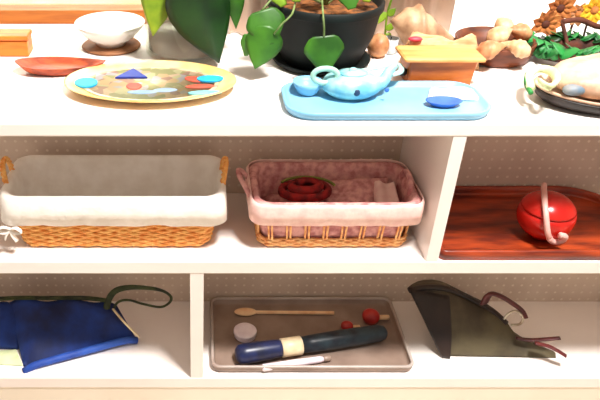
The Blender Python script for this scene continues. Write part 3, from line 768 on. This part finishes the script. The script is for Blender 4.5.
shell('seashell', 'peach seashell at the front left inside the brown bowl', 488, 50, zz, .020, shellp, .2)
shell('seashell', 'cream seashell at the front right inside the brown bowl', 520, 49, zz, .019, shellm, 2.7)
shell('seashell', 'cream spiral seashell on top of the bowl heap, left', 498, 36, zz + .012, .020, shellm, .5)
shell('seashell', 'peach seashell at the back right of the brown bowl', 522, 32, zz + .006, .019, shellp, 3.4)
shell('seashell', 'cream seashell at the back of the brown bowl', 504, 26, zz + .010, .018, shellm, 1.6)

# big pointed shell lying behind the chest
big = PZ(440, 38, TT + .034)
bs = bmesh.new(); rings = []
for i in range(25):
    t = i / 24; q = (.048 * math.sin(PI * min(.5, t * 1.3)) if t < .385 else .048 * (1 - (t - .385) / .63)) + .001
    q *= 1 + .05 * math.sin(t * 38)
    rings.append([Vector((big.x - .10 + t * .15, big.y + .015 + q * math.cos(k*2*PI/24), TT + .004 + max(.048 * (1-t) + .012, q * .9) + q * .9 * math.sin(k*2*PI/24) - 0)) for k in range(24)])
o = obj('conch_shell', loft(bs, rings), mat('tan_shell', (208, 170, 132), (160, 116, 84), 26, .5, .3, 70), base=(big.x, big.y + .015, TT)); tag(o, 'large tan conch shell pointing right behind the wooden box', 'shell')
# straw cloth strip over chest back
q = [PZ(402, 47, TT + .046), PZ(484, 47, TT + .046), PZ(478, 36, TT + .056), PZ(404, 36, TT + .056)]
o = fold_cloth('straw_cloth', '', q, .050, peachcloth, 6.1); tag(o, 'peach cloth bundled between the wooden box and the conch shell', 'cloth')
rp_ = PZ(415, 39, TT + .058)
o = obj('rose_bead', ball(bmesh.new(), (rp_.x, rp_.y, rp_.z), .0085, 1.6, .9, .6, 18, lump=.15), ruby, base=rp_); tag(o, 'rose red bead lying on the peach cloth', 'bead')
# little glass with white candle left of the cloth
gc = PZ(391, 56, TT)
gl = thing('glass_holder', 'small white candle glass between black pot and wooden box', 'candle holder', (gc.x, gc.y + .02, TT))
obj('holder_body', lathe(bmesh.new(), [(.013, .0005), (.016, .003), (.017, .030), (.0155, .0305), (.0145, .006), (.003, .005)], (gc.x, gc.y + .02, TT), 30), mat('pale_grey_glaze', (206, 218, 218), (190, 200, 204), 30, .2), gl)
obj('candle', lathe(bmesh.new(), [(.0138, .0062), (.0138, .024), (.003, .025)], (gc.x, gc.y + .02, TT), 24), ceram, gl)
obj('wick', tube(bmesh.new(), [(gc.x, gc.y + .02, TT + .024), (gc.x + .001, gc.y + .02, TT + .033)], .0012, 6), black, gl)
# tan wedge stone right of pot
tw = PZ(380, 62, TT)
o = obj('tan_stone', ball(bmesh.new(), (tw.x - .0, tw.y + .03, TT + .024), .024, .9, .9, 1, 20, lump=.18), shellp, base=(tw.x, tw.y + .03, TT)); tag(o, 'tan rounded stone tucked beside the black pot', 'stone')
# yellow sprig between pot and glass
sg = thing('yellow_sprig', 'thin yellow leafed sprig standing right of the black pot', 'plant', (gc.x + .005, gc.y + .075, TT))
s_ = bmesh.new(); sx_, sy_ = gc.x + .005, gc.y + .075
tube(s_, catmull([(sx_, sy_, TT + .001), (sx_ - .004, sy_, TT + .06), (sx_ + .004, sy_, TT + .13), (sx_ - .006, sy_, TT + .2)], 6), .0022, 6)
obj('stem', s_, leafy, sg)
for (px, py, qx, qy) in ((386, 30, 398, 22), (386, 12, 378, 24), (388, 16, 396, 8), (386, 34, 392, 38), (384, 2, 376, 8)):
    cleaf('leaf', PY(px, py, sy_ - .004), PY(qx, qy, sy_ - .008), .007, leafy if px != 384 else leafg, sg)

# green wreath with dried flowers at right
wrc = PZ(572, 68, TT); wrx, wry = wrc.x + .025, wrc.y + .045
wr = thing('leafy_wreath', 'bright green leafy wreath lying at the right end of the counter', 'wreath', (wrx, wry, TT))
rg = [Vector((wrx + .075*math.cos(a), wry + .042*math.sin(a), TT + .018)) for a in [k*2*PI/40 for k in range(40)]]
obj('ring', tube(bmesh.new(), rg, .011, 10, True), twig, wr)
rnd = random.Random(11)
for k in range(84):
    a = k * 2*PI/42 * 1.0 + rnd.uniform(-.05, .05); b_ = rnd.uniform(.1, 1.7)
    cpt = Vector((wrx + .075*math.cos(a), wry + .042*math.sin(a), TT + .018))
    out = Vector((math.cos(a) * math.cos(b_), math.sin(a) * math.cos(b_), math.sin(b_)))
    bp_ = cpt + out * .008
    tg = Vector((-math.sin(a), math.cos(a), 0)) * rnd.choice((-1, 1))
    tip = bp_ + (out * .6 + tg).normalized() * rnd.uniform(.030, .044)
    tip.z = max(tip.z, TT + .004)
    if bp_.z < TT + .006: bp_.z = TT + .006
    sd = (tip - bp_).cross(out).normalized() * rnd.uniform(.011, .016)
    obj('leaf', outline_leaf(bmesh.new(), bp_, tip, sd, POINTED, .15, 4), emer if rnd.random() < .8 else leafd, wr, solid=.001)
def flower(label, px, py, y, r, m, cm, cat='flower', n=9, name='dried_flower'):
    c = PY(px, py, y); f = thing(name, label, cat, c, 'dried flowers standing behind the green wreath')
    ctr = bmesh.new(); ball(ctr, c, r * .3, 1, .7, 1, 16, lump=.1); obj('flower_center', ctr, cm, f)
    for k in range(n):
        a = k*2*PI/n; d = Vector((math.cos(a), -.25, math.sin(a) * .95)).normalized()
        obj('petal', outline_leaf(bmesh.new(), c + d * r * .2, c + d * r, Vector((-math.sin(a), 0, math.cos(a))) * r * .3, POINTED, .2, 4), m, f, solid=.0012)
    return f, c
yfl = wry + .05
for (lab, px, py, y, r, m, cm) in (
    ('large orange-brown dried flower, left one above the wreath', 545, 24, yfl, .032, dried, twig),
    ('upright orange-brown dried flower with dark centre above the wreath middle', 560, 8, yfl + .02, .032, dried, twig),
    ('pale peach dried flower between the orange ones and the yellow one', 578, 14, yfl + .03, .026, shellp, dried),
    ('bright yellow flower at the right edge of the counter', 594, 10, yfl, .032, yellow, dried)):
    f, c = flower(lab, px, py, y, r, m, cm)
    st = bmesh.new(); tube(st, catmull([c + Vector((0, .004, 0)), Vector((c.x - .003, c.y + .004, (c.z + TT)/2)), Vector((c.x, c.y, TT + .001))], 5), .0024, 6)
    obj('stem', st, twig, f)
tg_ = bmesh.new()
tube(tg_, catmull([PY(562, 22, yfl - .006), PY(580, 20, yfl - .008), PY(600, 27, yfl - .010), PY(622, 24, yfl - .01)], 5), .0055, 8)
tube(tg_, catmull([PY(562, 22, yfl - .006), PY(566, 38, yfl - .02), PZ(568, 48, TT + .022)], 5), .004, 8)
o = obj('twig', tg_, twig, base=PY(562, 22, yfl)); tag(o, 'forked dark brown twig in front of the dried flowers', 'twig')
lb_ = PY(540, 34, wry + .0)
o = obj('lilac_pebble', ball(bmesh.new(), PZ(540, 36, TT + .04), .008, 1.5, 1, .8, 16), lilac, base=PZ(540, 36, TT + .04)); tag(o, 'tiny lilac bead resting on the left leaves of the wreath', 'bead')

# cream dish with dark underside
dcx = PZ(606, 104, TT); cx_, cy_ = dcx.x + .022, .086
cd = thing('oval_dish', 'large oval dish with dark brown underside at the right end of the counter', 'dish', (cx_, cy_, TT))
def oval(s_, z, k=1.0):
    return [Vector((cx_ + .146*s_*math.cos(a), cy_ + .084*s_*math.sin(a), TT + z + .006 * math.cos(2*a) * k)) for a in [i*2*PI/56 for i in range(56)]]
tag(obj('underside', loft(bmesh.new(), [oval(.80, .0006, 0), oval(.88, .004, .0), oval(.96, .012, .2), oval(1.0, .021, .5), oval(1.0, .024, .5), oval(.6, .008, 0)]), darkbrown, cd), 'dark brown underside')
obj('dish_bowl', loft(bmesh.new(), [oval(.55, .0095, 0), oval(.8, .018, .2), oval(.985, .0245, .5), oval(1.0, .028, .5), oval(.975, .030, .5), oval(.9, .025, .4), oval(.7, .018, .2), oval(.4, .014, 0), oval(.04, .013, 0)]), stonec, cd)
mb = bmesh.new(); ball(mb, (cx_ + .004, cy_ - .004, TT + .044), .1, 1.30, .74, .36, 40)
for v in mb.verts:
    d = v.co - Vector((cx_, cy_, TT + .046)); v.co += d.normalized() * (.007 * noise.noise(v.co * 28) + .003 * noise.noise(v.co * 70))
    v.co.z = max(v.co.z, TT + .026)
bndl = Vector((cx_, cy_, TT + .026))
o = obj('cloth_bundle', mb, stonec, base=bndl); tag(o, 'large mottled cream cloth bundle heaped in the dark edged oval dish', 'bundle')
bc, br3 = Vector((cx_ + .004, cy_ - .004, TT + .044)), Vector((.130, .074, .036))
d_ = ray(574, 90); o_ = Vector((0, -1, CZ)) - bc
dA = Vector([d_[k] / br3[k] for k in range(3)]); oA = Vector([o_[k] / br3[k] for k in range(3)])
qa, qb, qc = dA.dot(dA), 2 * dA.dot(oA), oA.dot(oA) - 1
tt_ = (-qb - math.sqrt(max(0, qb*qb - 4*qa*qc))) / (2*qa)
g0 = Vector((0, -1, CZ)) + d_ * tt_
o = obj('grey_stone', ball(bmesh.new(), g0, .014, 1.4, .9, .7, 20, lump=.15), greyblue, base=g0); tag(o, 'grey-blue stone lying on the cream cloth bundle', 'stone')
cr = catmull([PZ(531, 88, TT + .034), PZ(529, 76, TT + .036), PZ(538, 69, TT + .044), PZ(551, 71, TT + .050), PZ(557, 80, TT + .058), PZ(549, 87, TT + .056), PZ(541, 82, TT + .046)], 6)
cl = thing('curled_ribbon', 'pale green curled ribbon at the left edge of the dark edged dish', 'ribbon', cr[0])
obj('curl', tube(bmesh.new(), cr, .0065, 8, flat=(1.2, .7)), mat('pale_lime', (236, 240, 196), (210, 230, 160), 30, .6), cl)
tag(obj('inner_curl', tube(bmesh.new(), catmull([PZ(531, 93, TT + .030), PZ(526, 84, TT + .033), PZ(527, 74, TT + .036)], 6), .004, 8), emer, cl), 'green underside of the curl')

# curtain behind the pot and box
def cur(u, v):
    x = .07 + u * .47
    return Vector((x, .435 + .014 * math.sin(u * 55) + .005 * math.sin(u * 31 + 1), TT + .004 + v * .95))
o = obj('curtain', grid(bmesh.new(), cur, 160, 4), curtainm, base=(.30, .435, TT), solid=.0015)
tag(o, 'pleated beige-pink curtain hanging behind the black pot', 'curtain')
